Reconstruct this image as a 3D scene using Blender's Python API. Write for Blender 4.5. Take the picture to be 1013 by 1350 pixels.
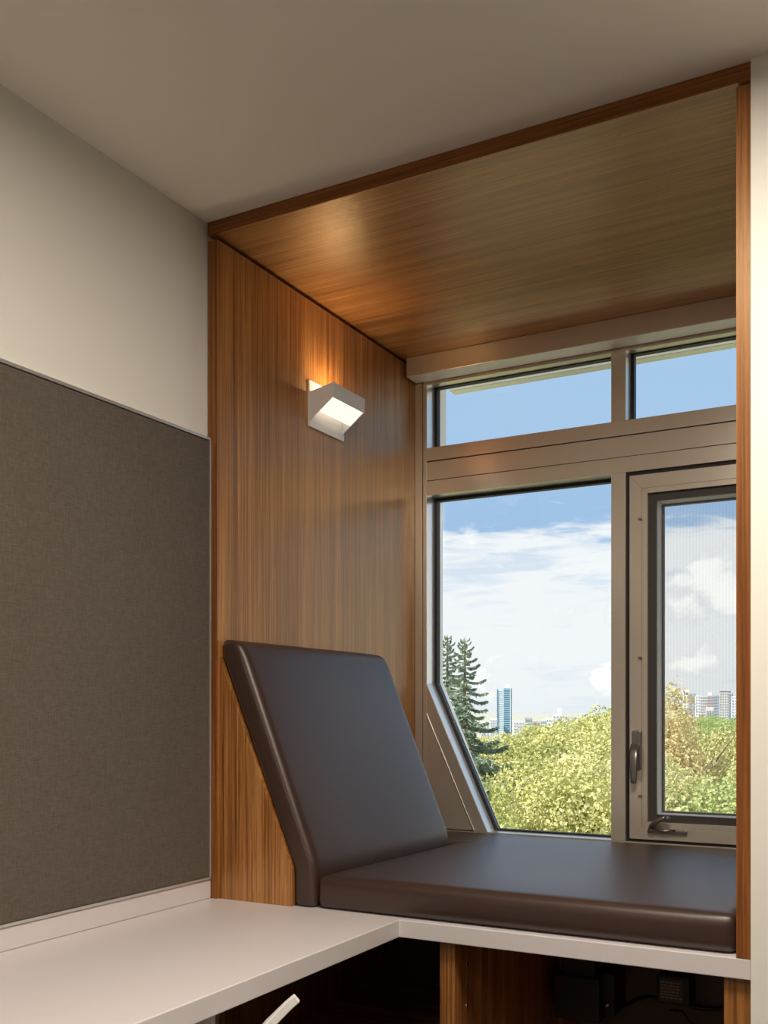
import bpy, bmesh, math, random
import numpy as np
from mathutils import Vector, Matrix

# ---------------------------------------------------------------- clear
for o in list(bpy.data.objects):
    bpy.data.objects.remove(o, do_unlink=True)
scene = bpy.context.scene
COL = scene.collection
rnd = random.Random(7)
PI = math.pi

# ---------------------------------------------------------------- camera
CAM = (1.6265, -2.0205, 1.2184)
FPX, IW, IH = 1314.63, 1013.0, 1350.0
cd = bpy.data.cameras.new('camera')
cam = bpy.data.objects.new('camera', cd)
COL.objects.link(cam)
cam.location = CAM
cam.rotation_euler = (math.radians(90), 0, math.radians(28.727))
cd.sensor_fit = 'VERTICAL'
cd.sensor_height = 36.0
cd.lens = FPX / IH * 36.0
cd.shift_y = (937.26 - IH / 2) / IH
cd.clip_start = 0.05
cd.clip_end = 6000
scene.camera = cam

# ---------------------------------------------------------------- colour management
scene.view_settings.view_transform = 'Standard'
scene.view_settings.look = 'None'
scene.view_settings.exposure = 0.0
scene.view_settings.gamma = 1.0
scene.view_settings.use_curve_mapping = False


# ---------------------------------------------------------------- node helpers
def NN(nt, kind, **kw):
    n = nt.nodes.new(kind)
    for k, v in kw.items():
        setattr(n, k, v)
    return n


def mth(nt, op, a, b=None, c=None, clamp=False):
    n = NN(nt, 'ShaderNodeMath', operation=op, use_clamp=clamp)
    for i, v in enumerate((a, b, c)):
        if v is None:
            continue
        if isinstance(v, (int, float)):
            n.inputs[i].default_value = v
        else:
            nt.links.new(v, n.inputs[i])
    return n.outputs[0]


def sstep(nt, v, lo, hi):
    n = NN(nt, 'ShaderNodeMapRange', interpolation_type='SMOOTHSTEP')
    nt.links.new(v, n.inputs['Value'])
    n.inputs['From Min'].default_value = lo
    n.inputs['From Max'].default_value = hi
    return n.outputs['Result']


def noise(nt, vec, scale, detail=3.0, rough=0.5, dist=0.0, offs=(0, 0, 0)):
    mp = NN(nt, 'ShaderNodeMapping')
    mp.inputs['Scale'].default_value = scale
    mp.inputs['Location'].default_value = offs
    nt.links.new(vec, mp.inputs['Vector'])
    n = NN(nt, 'ShaderNodeTexNoise')
    n.inputs['Scale'].default_value = 1.0
    n.inputs['Detail'].default_value = detail
    n.inputs['Roughness'].default_value = rough
    n.inputs['Distortion'].default_value = dist
    nt.links.new(mp.outputs[0], n.inputs['Vector'])
    return n.outputs['Fac']


def ramp(nt, fac, stops):
    r = NN(nt, 'ShaderNodeValToRGB')
    el = r.color_ramp.elements
    while len(el) < len(stops):
        el.new(0.5)
    for e, (p, c) in zip(el, stops):
        e.position = p
        e.color = (c[0], c[1], c[2], 1)
    nt.links.new(fac, r.inputs['Fac'])
    return r.outputs['Color']


def mixc(nt, fac, a, b, blend='MIX'):
    m = NN(nt, 'ShaderNodeMix', data_type='RGBA', blend_type=blend)
    for sock, v in ((m.inputs[0], fac), (m.inputs[6], a), (m.inputs[7], b)):
        if isinstance(v, (int, float)):
            sock.default_value = v
        elif isinstance(v, tuple):
            sock.default_value = (v[0], v[1], v[2], 1)
        else:
            nt.links.new(v, sock)
    return m.outputs[2]


# ---------------------------------------------------------------- sky (world)
SKY_STRENGTH = 1.0
w = bpy.data.worlds.new('sky')
scene.world = w
w.use_nodes = True
nt = w.node_tree
nt.nodes.clear()
tc = NN(nt, 'ShaderNodeTexCoord')
D = tc.outputs['Generated']
sep = NN(nt, 'ShaderNodeSeparateXYZ')
nt.links.new(D, sep.inputs[0])
Z = sep.outputs['Z']
blue = ramp(nt, Z, [(0.0, (.78, .87, .95)), (.07, (.55, .73, .93)), (.17, (.36, .56, .84)), (.27, (.43, .63, .89)), (1.0, (.34, .54, .84))])
n1 = noise(nt, D, (5, 5, 16), 6, .55, .6)
nw = noise(nt, D, (16, 16, 95), 5, .6, .8)
n2 = noise(nt, D, (3.2, 3.2, 26), 4, .5, .5, (2.3, .4, 1.1))
edge = mth(nt, 'ADD', mth(nt, 'SUBTRACT', .192, Z), mth(nt, 'ADD', mth(nt, 'MULTIPLY', mth(nt, 'SUBTRACT', n1, .5), .09), mth(nt, 'MULTIPLY', mth(nt, 'SUBTRACT', nw, .5), .06)))
sheet = sstep(nt, edge, 0.0, .028)
gaps = mth(nt, 'MULTIPLY', sstep(nt, mth(nt, 'ADD', mth(nt, 'MULTIPLY', nw, .35), mth(nt, 'MULTIPLY', n2, .65)), .50, .62), .42)
sheet = mth(nt, 'MULTIPLY', sheet, mth(nt, 'SUBTRACT', 1.0, gaps))
c1 = mixc(nt, mth(nt, 'MULTIPLY', sheet, .93), blue, (1.02, 1.03, 1.05))
# heaped clouds: noise plus a few larger heaps
n3 = noise(nt, D, (20, 20, 27), 8, .56, .2, (4.2, 1.7, .6))
heap = None
for (hx, hy, hz, r, s) in [(-.172, .978, .1235, .040, .46), (-.200, .975, .106, .034, .40), (-.150, .983, .116, .034, .42), (-.262, .960, .094, .026, .26), (-.300, .950, .090, .022, .20),
                           (-.216, .972, .094, .017, .30), (-.33, .942, .035, .035, .14), (-.19, .98, .048, .028, .22), (.25, .96, .10, .05, .3), (-.62, .78, .1, .05, .3), (.7, .7, .1, .06, .3), (-.8, -.58, .12, .06, .3), (.3, -.94, .11, .06, .3)]:
    dv = NN(nt, 'ShaderNodeVectorMath', operation='DISTANCE')
    nt.links.new(D, dv.inputs[0])
    dv.inputs[1].default_value = Vector((hx, hy, hz)).normalized()
    b = mth(nt, 'MULTIPLY', mth(nt, 'SUBTRACT', 1.0, sstep(nt, dv.outputs['Value'], r * .35, r * 1.25)), s)
    heap = b if heap is None else mth(nt, 'MAXIMUM', heap, b)
low = mth(nt, 'SUBTRACT', 1.0, sstep(nt, Z, .03, .12))
dens = mth(nt, 'ADD', mth(nt, 'ADD', mth(nt, 'ADD', mth(nt, 'MULTIPLY', mth(nt, 'SUBTRACT', n3, .5), 1.5), .5), heap), mth(nt, 'MULTIPLY', low, .10))
cum = mth(nt, 'MULTIPLY', sstep(nt, dens, .66, .86), mth(nt, 'SUBTRACT', 1.0, sstep(nt, Z, .15, .2)))
shade = sstep(nt, mth(nt, 'ADD', dens, mth(nt, 'MULTIPLY', n3, .5)), .90, 1.25)
cumc = mixc(nt, shade, (.84, .87, .92), (1.22, 1.21, 1.19))
c2 = mixc(nt, cum, c1, cumc)
# broken cloud added overhead, out of view, to make the daylight less blue
n5 = noise(nt, D, (2.4, 2.4, 3.0), 6, .55, .5, (.7, 3.1, .2))
over = mth(nt, 'MULTIPLY', sstep(nt, n5, .42, .60), sstep(nt, Z, .38, .50))
c2 = mixc(nt, mth(nt, 'MULTIPLY', over, .9), c2, (1.15, 1.15, 1.15))
haze = mth(nt, 'SUBTRACT', 1.0, sstep(nt, Z, -.02, .06))
c3 = mixc(nt, mth(nt, 'MULTIPLY', haze, .55), c2, (.84, .90, .95))
bg = NN(nt, 'ShaderNodeBackground')
nt.links.new(c3, bg.inputs['Color'])
bg.inputs['Strength'].default_value = SKY_STRENGTH
wo = NN(nt, 'ShaderNodeOutputWorld')
nt.links.new(bg.outputs[0], wo.inputs[0])

# ---------------------------------------------------------------- sun (behind the building)
sd = bpy.data.lights.new('sun', 'SUN')
sd.energy = 7.4
sd.angle = math.radians(0.6)
sd.color = (1.0, .95, .86)
so = bpy.data.objects.new('sun', sd)
COL.objects.link(so)
so.rotation_euler = (math.radians(48), 0, math.radians(-38))

ROOM_FILL_W = 58.0
SCONCE_UP_W = .9


# ---------------------------------------------------------------- materials
def newmat(name):
    m = bpy.data.materials.new(name)
    m.use_nodes = True
    nt = m.node_tree
    b = nt.nodes['Principled BSDF']
    return m, nt, b


def mat_plain(name, col, rough=.5, metal=0.0, spec=.5, bump=0.0, bscale=200, var=0.0):
    m, nt, b = newmat(name)
    tcn = NN(nt, 'ShaderNodeTexCoord')
    n = noise(nt, tcn.outputs['Object'], (bscale,) * 3, 4)
    if var > 0:
        n2 = noise(nt, tcn.outputs['Object'], (1.7,) * 3, 3)
        c = mixc(nt, n2, tuple(x * (1 - var) for x in col), tuple(min(1, x * (1 + var)) for x in col))
        nt.links.new(c, b.inputs['Base Color'])
    else:
        b.inputs['Base Color'].default_value = (*col, 1)
    b.inputs['Roughness'].default_value = rough
    b.inputs['Metallic'].default_value = metal
    b.inputs['Specular IOR Level'].default_value = spec
    if bump > 0:
        bp = NN(nt, 'ShaderNodeBump')
        bp.inputs['Strength'].default_value = bump
        bp.inputs['Distance'].default_value = .001
        nt.links.new(n, bp.inputs['Height'])
        nt.links.new(bp.outputs[0], b.inputs['Normal'])
    return m


def mat_wood(name, axis, dark, mid, light, rough=.34, ior=2.35):
    """straight-grained veneer, grain along axis 0/1/2"""
    m, nt, b = newmat(name)
    tcn = NN(nt, 'ShaderNodeTexCoord')
    V = tcn.outputs['Object']

    def sc(across, along):
        s = [across] * 3
        s[axis] = along
        return tuple(s)
    fine = noise(nt, V, sc(210, 2.2), 3, .6, .15)
    broad = noise(nt, V, sc(26, .35), 3, .5, .3)
    pore = noise(nt, V, sc(520, 14), 2, .5)
    f = mth(nt, 'ADD', mth(nt, 'MULTIPLY', fine, .72), mth(nt, 'MULTIPLY', broad, .42))
    c = ramp(nt, f, [(.43, dark), (.56, mid), (.69, light)])
    pm = mth(nt, 'MULTIPLY', sstep(nt, pore, .55, .68), .45)
    c = mixc(nt, pm, c, tuple(x * .55 for x in dark))
    nt.links.new(c, b.inputs['Base Color'])
    r = NN(nt, 'ShaderNodeMapRange')
    nt.links.new(fine, r.inputs['Value'])
    r.inputs['To Min'].default_value = rough - .06
    r.inputs['To Max'].default_value = rough + .10
    nt.links.new(r.outputs[0], b.inputs['Roughness'])
    bp = NN(nt, 'ShaderNodeBump')
    b.inputs['IOR'].default_value = ior
    b.inputs['Specular Tint'].default_value = (1.0, .74, .42, 1)
    bp.inputs['Strength'].default_value = .3
    bp.inputs['Distance'].default_value = .0005
    nt.links.new(mth(nt, 'SUBTRACT', fine, pm), bp.inputs['Height'])
    nt.links.new(bp.outputs[0], b.inputs['Normal'])
    return m


WD, WM, WL = (.15, .047, .011), (.335, .124, .030), (.54, .245, .076)
M = {}
M['wood_v'] = mat_wood('oak_veneer_upright', 2, WD, WM, WL)
M['wood_h'] = mat_wood('oak_veneer_level', 0, (.18, .064, .016), (.36, .146, .040), (.54, .265, .09))
M['wood_y'] = mat_wood('oak_veneer_deep', 1, WD, WM, WL)
M['wood_edge'] = mat_wood('oak_edge_band', 2, (.15, .047, .013), (.23, .080, .022), (.32, .125, .040), ior=1.5)
M['wood_edge_h'] = mat_wood('oak_edge_band_level', 0, (.15, .047, .013), (.23, .080, .022), (.32, .125, .040), ior=1.5)
M['wall'] = mat_plain('white_paint', (.80, .77, .70), .7, bump=.05, bscale=500)
M['wall_taupe'] = mat_plain('taupe_paint', (.26, .235, .21), .8)
M['ceil'] = mat_plain('ceiling_paint', (.86, .80, .71), .8, bump=.05, bscale=500)
M['floor'] = mat_plain('charcoal_carpet', (.05, .047, .045), .95, bump=.6, bscale=700, var=.15)
M['top'] = mat_plain('white_solid_surface', (.69, .635, .63), .33, spec=.4)
M['leather'] = mat_plain('dark_leather', (.045, .024, .0175), .39, spec=.75, bump=.22, bscale=900, var=.08)
M['leather'].node_tree.nodes['Principled BSDF'].inputs['Specular Tint'].default_value = (1.0, .92, .88, 1)
M['thread'] = mat_plain('brown_thread', (.09, .055, .035), .7)
M['alu'] = mat_plain('bronze_anodised_aluminium', (.80, .73, .63), .26, metal=.6, bump=.02, bscale=900)
M['alu2'] = mat_plain('grey_anodised_aluminium', (.74, .72, .69), .28, metal=.7)
M['alu_pale'] = mat_plain('silver_anodised_liner', (.95, .95, .93), .25, metal=.6)  # paler copy of the frame aluminium, daylight on the reveals put into its colour
M['alu_satin'] = mat_plain('cream_satin_soffit_strip', (.93, .91, .85), .45, metal=.2)  # cream tone paints the daylight on the header underside
M['alu_dark'] = mat_plain('dark_anodised_aluminium', (.075, .066, .062), .5, metal=.3)
M['rubber'] = mat_plain('black_rubber', (.010, .010, .012), .5)
M['extpaint'] = mat_plain('pale_exterior_paint', (.86, .85, .82), .6)
M['hard'] = mat_plain('satin_steel', (.30, .28, .26), .32, metal=.8)
M['white_metal'] = mat_plain('white_powder_coat', (.86, .85, .83), .45)
M['chair_white'] = mat_plain('white_plastic', (.84, .80, .77), .4)
M['chair_grey'] = mat_plain('grey_mesh_fabric', (.16, .155, .15), .9, bump=.5, bscale=900)
M['grey_metal'] = mat_plain('grey_steel_leg', (.35, .34, .33), .4, metal=.5)
M['black'] = mat_plain('black_plastic', (.014, .014, .015), .4)
M['label'] = mat_plain('grey_sticker', (.10, .098, .095), .6)
M['brass'] = mat_plain('steel_sleeve', (.70, .64, .56), .25, metal=.9)
M['inside'] = mat_plain('cabinet_back_grey', (.12, .11, .105), .7)


def mat_fabric():
    m, nt, b = newmat('taupe_woven_fabric')
    tcn = NN(nt, 'ShaderNodeTexCoord')
    V = tcn.outputs['Object']
    a = noise(nt, V, (300, 900, 60), 2)
    c = noise(nt, V, (300, 60, 900), 2)
    s = mth(nt, 'ADD', a, c)
    col = ramp(nt, mth(nt, 'MULTIPLY', s, .5), [(.32, (.088, .071, .058)), (.68, (.155, .127, .107))])
    nt.links.new(col, b.inputs['Base Color'])
    b.inputs['Roughness'].default_value = .95
    b.inputs['Specular IOR Level'].default_value = .15
    bp = NN(nt, 'ShaderNodeBump')
    bp.inputs['Strength'].default_value = .4
    bp.inputs['Distance'].default_value = .0008
    nt.links.new(s, bp.inputs['Height'])
    nt.links.new(bp.outputs[0], b.inputs['Normal'])
    return m


M['fabric'] = mat_fabric()


def mat_glass():
    m, nt, b = newmat('window_glass')
    nt.nodes.remove(b)
    tr = NN(nt, 'ShaderNodeBsdfTransparent')
    tr.inputs[0].default_value = (.97, .985, .98, 1)
    gl = NN(nt, 'ShaderNodeBsdfGlossy')
    gl.inputs['Roughness'].default_value = .0
    fr = NN(nt, 'ShaderNodeFresnel')
    fr.inputs['IOR'].default_value = 1.35
    mx = NN(nt, 'ShaderNodeMixShader')
    nt.links.new(fr.outputs[0], mx.inputs[0])
    nt.links.new(tr.outputs[0], mx.inputs[1])
    nt.links.new(gl.outputs[0], mx.inputs[2])
    nt.links.new(mx.outputs[0], nt.nodes['Material Output'].inputs[0])
    return m


M['glass'] = mat_glass()


def mat_screen():
    m, nt, b = newmat('insect_screen_mesh')
    tcn = NN(nt, 'ShaderNodeTexCoord')
    sp = NN(nt, 'ShaderNodeSeparateXYZ')
    nt.links.new(tcn.outputs['Object'], sp.inputs[0])
    # the weave is finer than a pixel; it reads as a thin veil with faint uprights
    wv = mth(nt, 'SINE', mth(nt, 'MULTIPLY', sp.outputs['X'], 2 * PI / .0098))
    g = mth(nt, 'ADD', .11, mth(nt, 'MULTIPLY', wv, .014))
    tr = NN(nt, 'ShaderNodeBsdfTransparent')
    mx = NN(nt, 'ShaderNodeMixShader')
    b.inputs['Base Color'].default_value = (.55, .55, .56, 1)
    b.inputs['Roughness'].default_value = .6
    nt.links.new(g, mx.inputs[0])
    nt.links.new(tr.outputs[0], mx.inputs[1])
    nt.links.new(b.outputs[0], mx.inputs[2])
    nt.links.new(mx.outputs[0], nt.nodes['Material Output'].inputs[0])
    return m


M['screen'] = mat_screen()


def mat_emit(name, col, s):
    m, nt, b = newmat(name)
    b.inputs['Base Color'].default_value = (.9, .88, .84, 1)
    b.inputs['Emission Color'].default_value = (*col, 1)
    b.inputs['Emission Strength'].default_value = s
    return m


M['lamp_glow'] = mat_emit('lit_diffuser', (1.0, .93, .80), .95)
M['ceil_glow'] = mat_emit('lit_ceiling_diffuser', (1.0, .92, .82), 4.0)  # glow of the added ceiling fill panels


def mat_leaf(name, c1, c2, c3, trans=.35):
    m, nt, b = newmat(name)
    nt.nodes.remove(b)
    tcn = NN(nt, 'ShaderNodeTexCoord')
    geo = NN(nt, 'ShaderNodeNewGeometry')
    oi = NN(nt, 'ShaderNodeObjectInfo')
    n = noise(nt, tcn.outputs['Object'], (.55,) * 3, 3)
    f = mth(nt, 'ADD', mth(nt, 'MULTIPLY', n, .7), mth(nt, 'MULTIPLY', geo.outputs['Random Per Island'], .42))
    f = mth(nt, 'ADD', f, mth(nt, 'MULTIPLY', mth(nt, 'SUBTRACT', oi.outputs['Random'], .5), .28))
    c = ramp(nt, f, [(.30, c1), (.52, c2), (.80, c3)])
    di = NN(nt, 'ShaderNodeBsdfDiffuse')
    tl = NN(nt, 'ShaderNodeBsdfTranslucent')
    mx = NN(nt, 'ShaderNodeMixShader')
    mx.inputs[0].default_value = trans
    nt.links.new(c, di.inputs[0])
    nt.links.new(c, tl.inputs[0])
    nt.links.new(di.outputs[0], mx.inputs[1])
    nt.links.new(tl.outputs[0], mx.inputs[2])
    nt.links.new(mx.outputs[0], nt.nodes['Material Output'].inputs[0])
    return m


M['leaf'] = mat_leaf('autumn_leaves', (.36, .40, .13), (.64, .62, .25), (.86, .79, .46))
M['leaf_green'] = mat_leaf('green_leaves', (.22, .36, .13), (.46, .56, .20), (.70, .72, .33))
M['leaf_yellow'] = mat_leaf('yellow_leaves', (.40, .34, .14), (.68, .56, .25), (.86, .74, .42))
M['needle'] = mat_leaf('blue_green_needles', (.20, .27, .20), (.34, .42, .32), (.52, .58, .42), .35)
M['bark'] = mat_plain('bark', (.22, .17, .12), .9, bump=.5, bscale=30)
M['grass'] = mat_plain('dry_path_and_lawn', (.43, .42, .33), .95, var=.2)  # beige in place of green, to bounce warm light up onto the soffit
M['b_white'] = mat_plain('white_facade', (.78, .78, .79), .8)
M['b_grey'] = mat_plain('grey_facade', (.36, .40, .46), .8)
M['b_beige'] = mat_plain('beige_facade', (.62, .58, .54), .8)
M['b_pink'] = mat_plain('brick_facade', (.52, .40, .37), .8)
M['b_dark'] = mat_plain('dark_roof', (.16, .17, .19), .8)
M['b_win'] = mat_plain('far_window', (.30, .34, .40), .3)
M['b_glass'] = mat_plain('teal_glass_facade', (.10, .22, .31), .25)
M['b_glass2'] = mat_plain('pale_glass_facade', (.42, .58, .66), .25)

# ---------------------------------------------------------------- mesh helpers
BASE = {}


def add_box(bm, x0, x1, y0, y1, z0, z1):
    vs = [bm.verts.new((x, y, z)) for z in (z0, z1) for y in (y0, y1) for x in (x0, x1)]
    for f in ((0, 2, 3, 1), (4, 5, 7, 6), (0, 1, 5, 4), (2, 6, 7, 3), (0, 4, 6, 2), (1, 3, 7, 5)):
        bm.faces.new([vs[i] for i in f])
    return bm


def add_prism(bm, pts, axis, a0, a1):
    """polygon extruded along axis; pts are the two other coordinates in x,y,z order"""
    def mk(p, a):
        v = list(p)
        v.insert(axis, a)
        return bm.verts.new(v)
    A = [mk(p, a0) for p in pts]
    B = [mk(p, a1) for p in pts]
    n = len(pts)
    bm.faces.new(A)
    bm.faces.new(B[::-1])
    for i in range(n):
        bm.faces.new((A[i], B[i], B[(i + 1) % n], A[(i + 1) % n]))
    return bm


def add_tube(bm, pts, r, seg=8, cap=True):
    rs = r if isinstance(r, (list, tuple)) else [r] * len(pts)
    rings = []
    P = [Vector(p) for p in pts]
    for i, p in enumerate(P):
        d = (P[min(i + 1, len(P) - 1)] - P[max(i - 1, 0)]).normalized()
        a = d.orthogonal().normalized() if i == 0 else (rings[-1][1] - d * rings[-1][1].dot(d)).normalized()
        b = d.cross(a)
        rings.append(([bm.verts.new(p + (a * math.cos(t) + b * math.sin(t)) * rs[i]) for t in [2 * PI * k / seg for k in range(seg)]], a))
    for i in range(len(rings) - 1):
        A, B = rings[i][0], rings[i + 1][0]
        for k in range(seg):
            bm.faces.new((A[k], A[(k + 1) % seg], B[(k + 1) % seg], B[k]))
    if cap:
        bm.faces.new(rings[0][0][::-1])
        bm.faces.new(rings[-1][0])
    return bm


def B(*boxes):
    bm = bmesh.new()
    for b in boxes:
        add_box(bm, *b)
    return bm


def P(pts, axis, a0, a1):
    return add_prism(bmesh.new(), pts, axis, a0, a1)


def obj(name, bm, mat, parent=None, base=None, bevel=0.0, seg=2, smooth=False, label=None, cat=None, group=None, kind=None, recalc=True):
    """link one mesh object; world-space mesh is moved to its base point"""
    if parent is not None:
        off = Vector(BASE[parent.name])
    else:
        if base is None:
            xs = [v.co for v in bm.verts]
            lo = [min(c[i] for c in xs) for i in range(3)]
            hi = [max(c[i] for c in xs) for i in range(3)]
            base = ((lo[0] + hi[0]) / 2, (lo[1] + hi[1]) / 2, lo[2])
        off = Vector(base)
    for v in bm.verts:
        v.co -= off
    if recalc:
        bmesh.ops.recalc_face_normals(bm, faces=bm.faces[:])
    me = bpy.data.meshes.new(name)
    bm.to_mesh(me)
    bm.free()
    me.materials.append(mat)
    o = bpy.data.objects.new(name, me)
    COL.objects.link(o)
    if parent is not None:
        o.parent = parent
        BASE[o.name] = off
    else:
        o.location = off
        BASE[o.name] = off
    if smooth:
        me.shade_smooth()
    if bevel > 0:
        md = o.modifiers.new('bevel', 'BEVEL')
        md.width = bevel
        md.segments = seg
        md.limit_method = 'ANGLE'
        md.harden_normals = False
    tag(o, label, cat, group, kind)
    return o


def tag(o, label=None, cat=None, group=None, kind=None):
    for k, v in (('label', label), ('category', cat), ('group', group), ('kind', kind)):
        if v:
            o[k] = v
    return o


def empty(name, loc, label=None, cat=None, group=None, kind=None, parent=None):
    o = bpy.data.objects.new(name, None)
    o.empty_display_size = .1
    COL.objects.link(o)
    if parent is not None:
        o.parent = parent
        o.location = Vector(loc) - Vector(BASE[parent.name])
    else:
        o.location = loc
    BASE[o.name] = Vector(loc)
    return tag(o, label, cat, group, kind)


def copy_tree(o, parent=None):
    c = o.copy()
    COL.objects.link(c)
    if parent is not None:
        c.parent = parent
    for ch in list(o.children):
        copy_tree(ch, c)
    return c


# ================================================================ THE ROOM SHELL
ZC = 2.4684
obj('floor', B((-.3, 4.2, -4.5, 1.28, -.2, 0)), M['floor'], kind='structure')
obj('ceiling', B((-.3, 4.2, -4.5, 1.28, ZC, ZC + .25)), M['ceil'], kind='structure')
obj('wall_left', B((-.3, 0, -4.5, 1.28, 0, ZC)), M['wall'], kind='structure')
obj('wall_back', B((1.3245, 4.0, -.006, 1.28, 0, ZC), (0, 1.3245, 1.135, 1.28, 0, .785)), M['wall'], kind='structure')
obj('wall_right', B((4.0, 4.2, -4.5, 1.28, 0, ZC)), M['wall_taupe'], kind='structure')
obj('wall_rear', B((0, 4.0, -4.5, -4.3, 0, ZC)), M['wall_taupe'], kind='structure')

# unseen ceiling panels added out of frame as room fill
for i, (lx, ly) in enumerate(((1.40, -.95), (1.45, -2.35), (1.45, -3.6))):
    t = empty('ceiling_light', (lx, ly, ZC), ['square ceiling light panel nearest the window nook, above the desk aisle', 'square ceiling light panel in the middle of the row over the desk aisle', 'square ceiling light panel nearest the rear wall'][i], 'ceiling light', 'ceiling lights')
    h = .30
    obj('frame', B((lx - h, lx + h, ly - h, ly - h + .03, ZC - .03, ZC), (lx - h, lx + h, ly + h - .03, ly + h, ZC - .03, ZC), (lx - h, lx - h + .03, ly - h + .03, ly + h - .03, ZC - .03, ZC), (lx + h - .03, lx + h, ly - h + .03, ly + h - .03, ZC - .03, ZC)), M['white_metal'], t)
    obj('diffuser', B((lx - h + .03, lx + h - .03, ly - h + .03, ly + h - .03, ZC - .018, ZC - .002)), M['ceil_glow'], t)
    ld = bpy.data.lights.new('ceiling_lamp', 'AREA')
    ld.shape = 'SQUARE'
    ld.size = .52
    ld.energy = ROOM_FILL_W * (.60, .26, .14)[i]
    ld.color = (1.0, .90, .77)
    lo = bpy.data.objects.new('ceiling_lamp', ld)
    COL.objects.link(lo)
    lo.parent = t
    lo.location = (0, 0, -.035)

# ================================================================ NOOK WOODWORK
XL, XR = .0335, 1.297
t = empty('soffit_panel', (.66, .5, 2.4337), 'oak veneer soffit board roofing the window nook below the ceiling', 'panel')
obj('board', B((.004, 1.3235, .0012, 1.105, 2.4337, ZC - .0008)), M['wood_h'], t, bevel=.0008)
obj('edge_band', B((.004, 1.3235, 0, .0012, 2.4342, ZC - .0009)), M['wood_edge_h'], t)
t = empty('side_panel', (.02, .55, .74), 'oak veneer side panel left of the window, carrying the white sconce', 'panel')
obj('board', B((.0068, XL, .0012, 1.117, .7402, 2.4200)), M['wood_v'], t, bevel=.0007)
obj('edge_band', B((.0068, XL, 0, .0012, .7402, 2.4195)), M['wood_edge'], t)
t = empty('side_panel', (1.31, .55, .74), 'oak side panel at the right of the window nook against the white wall', 'panel')
obj('board', B((XR, 1.3235, .0012, 1.117, .7402, 2.4260)), M['wood_v'], t, bevel=.0007)
obj('edge_band', B((XR, 1.3235, 0, .0012, .7402, 2.4255)), M['wood_edge'], t)
obj('cheek_panel', P([(XL + .0006, .7402), (.2572, .7402), (.2572, .834), (.0355, 1.357), (XL + .0006, 1.357)], 1, .0085, .026), M['wood_v'], base=(.1, .017, .74), bevel=.0005,
    label='triangular oak cheek panel behind the leaning back cushion', cat='panel')

# ================================================================ WORKTOP
XD = .559
t = empty('desk_worktop', (.3, -.8, .70), 'white L shaped desk top running on as the window seat ledge', 'worktop')
obj('top', P([(0, -2.4), (XD, -2.4), (XD, 0), (1.3232, 0), (1.3232, 1.134), (0, 1.134)], 2, .6995, .74), M['top'], t, bevel=.0022, seg=3)
obj('backsplash', B((.0002, .0132, -2.4, .0055, .7402, .7890)), M['top'], t, bevel=.003, seg=3)
obj('apron_rail', B((.33, .35, -2.2, .30, .612, .6990)), M['wood_y'], t, bevel=.0007)
lg = obj('leg', B((.505, .545, -.735, -.650, .0, .6990)), M['grey_metal'], t, bevel=.003)
for yy in (-.29, -.10):
    bm = bmesh.new()
    add_tube(bm, [(.3495, yy, .640), (.3512, yy, .640)], .005, 10)
    obj('screw', bm, M['black'], t)

# ================================================================ OPEN CABINET UNDER THE LEDGE
t = empty('open_cabinet', (.98, .47, 0), 'dark oak open cabinet below the white window ledge', 'cabinet')
obj('divider_panel', B((.6475, .6852, .030, .745, .0, .6990)), M['wood_v'], t, bevel=.0007)
obj('rear_stile', B((.652, .690, .760, .900, .0, .6990)), M['wood_v'], t, bevel=.0007)
obj('side_panel', B((1.2705, 1.3225, .020, .92, .0, .6990)), M['wood_v'], t, bevel=.0007)
obj('back_panel', B((.0, 1.2705, .920, .935, .0, .6990)), M['inside'], t)
obj('bottom_panel', B((.690, 1.2705, .03, .919, .06, .08)), M['wood_h'], t)
obj('end_panel', B((.004, .022, .05, .919, .0, .6990)), M['wood_v'], t)
obj('shelf', B((.0225, .6470, .16, .919, .30, .32)), M['wood_h'], t)
for yy in (.0972, .650):
    z = .6321
    while z > .10:
        bm = bmesh.new()
        add_tube(bm, [(.6848, yy, z), (.6862, yy, z)], .0050, 12)
        ph = obj('pin_sleeve', bm, M['brass'], t)
        bm = bmesh.new()
        add_tube(bm, [(.6855, yy, z), (.6865, yy, z)], .0034, 10)
        obj('pin_hole', bm, M['black'], ph)
        z -= .0483

# things inside the cabinet
t = empty('network_box', (.79, .75, .38), 'black box hung under the ledge at the left of the cabinet bay', 'device')
obj('case', B((.715, .842, .62, .80, .372, .492)), M['black'], t, bevel=.004)
obj('bracket', B((.735, .825, .64, .78, .492, .6994)), M['black'], t)
obj('side_plate', B((.842, .872, .66, .78, .385, .500)), M['black'], t, bevel=.002)
bm = bmesh.new()
add_tube(bm, [(.857, .66, .415), (.857, .650, .415)], .006, 10)
obj('plug_socket', bm, M['brass'], t)
t = empty('power_adapter', (.99, .87, .39), 'black power adapter with a grey sticker on the cabinet back', 'adapter')
obj('body', B((.945, 1.036, .84, .9198, .388, .470)), M['black'], t, bevel=.004)
obj('sticker', B((.952, 1.016, .8393, .8400, .396, .460)), M['label'], t)
bm = bmesh.new()
for r in range(6):
    z = .450 - r * .0085
    x = .956
    rr = random.Random(r)
    while x < 1.006:
        l = rr.uniform(.004, .011)
        add_box(bm, x, x + l, .8389, .8393, z - .0016, z + .0016)
        x += l + .003
obj('print', bm, M['grey_metal'], t)
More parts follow.
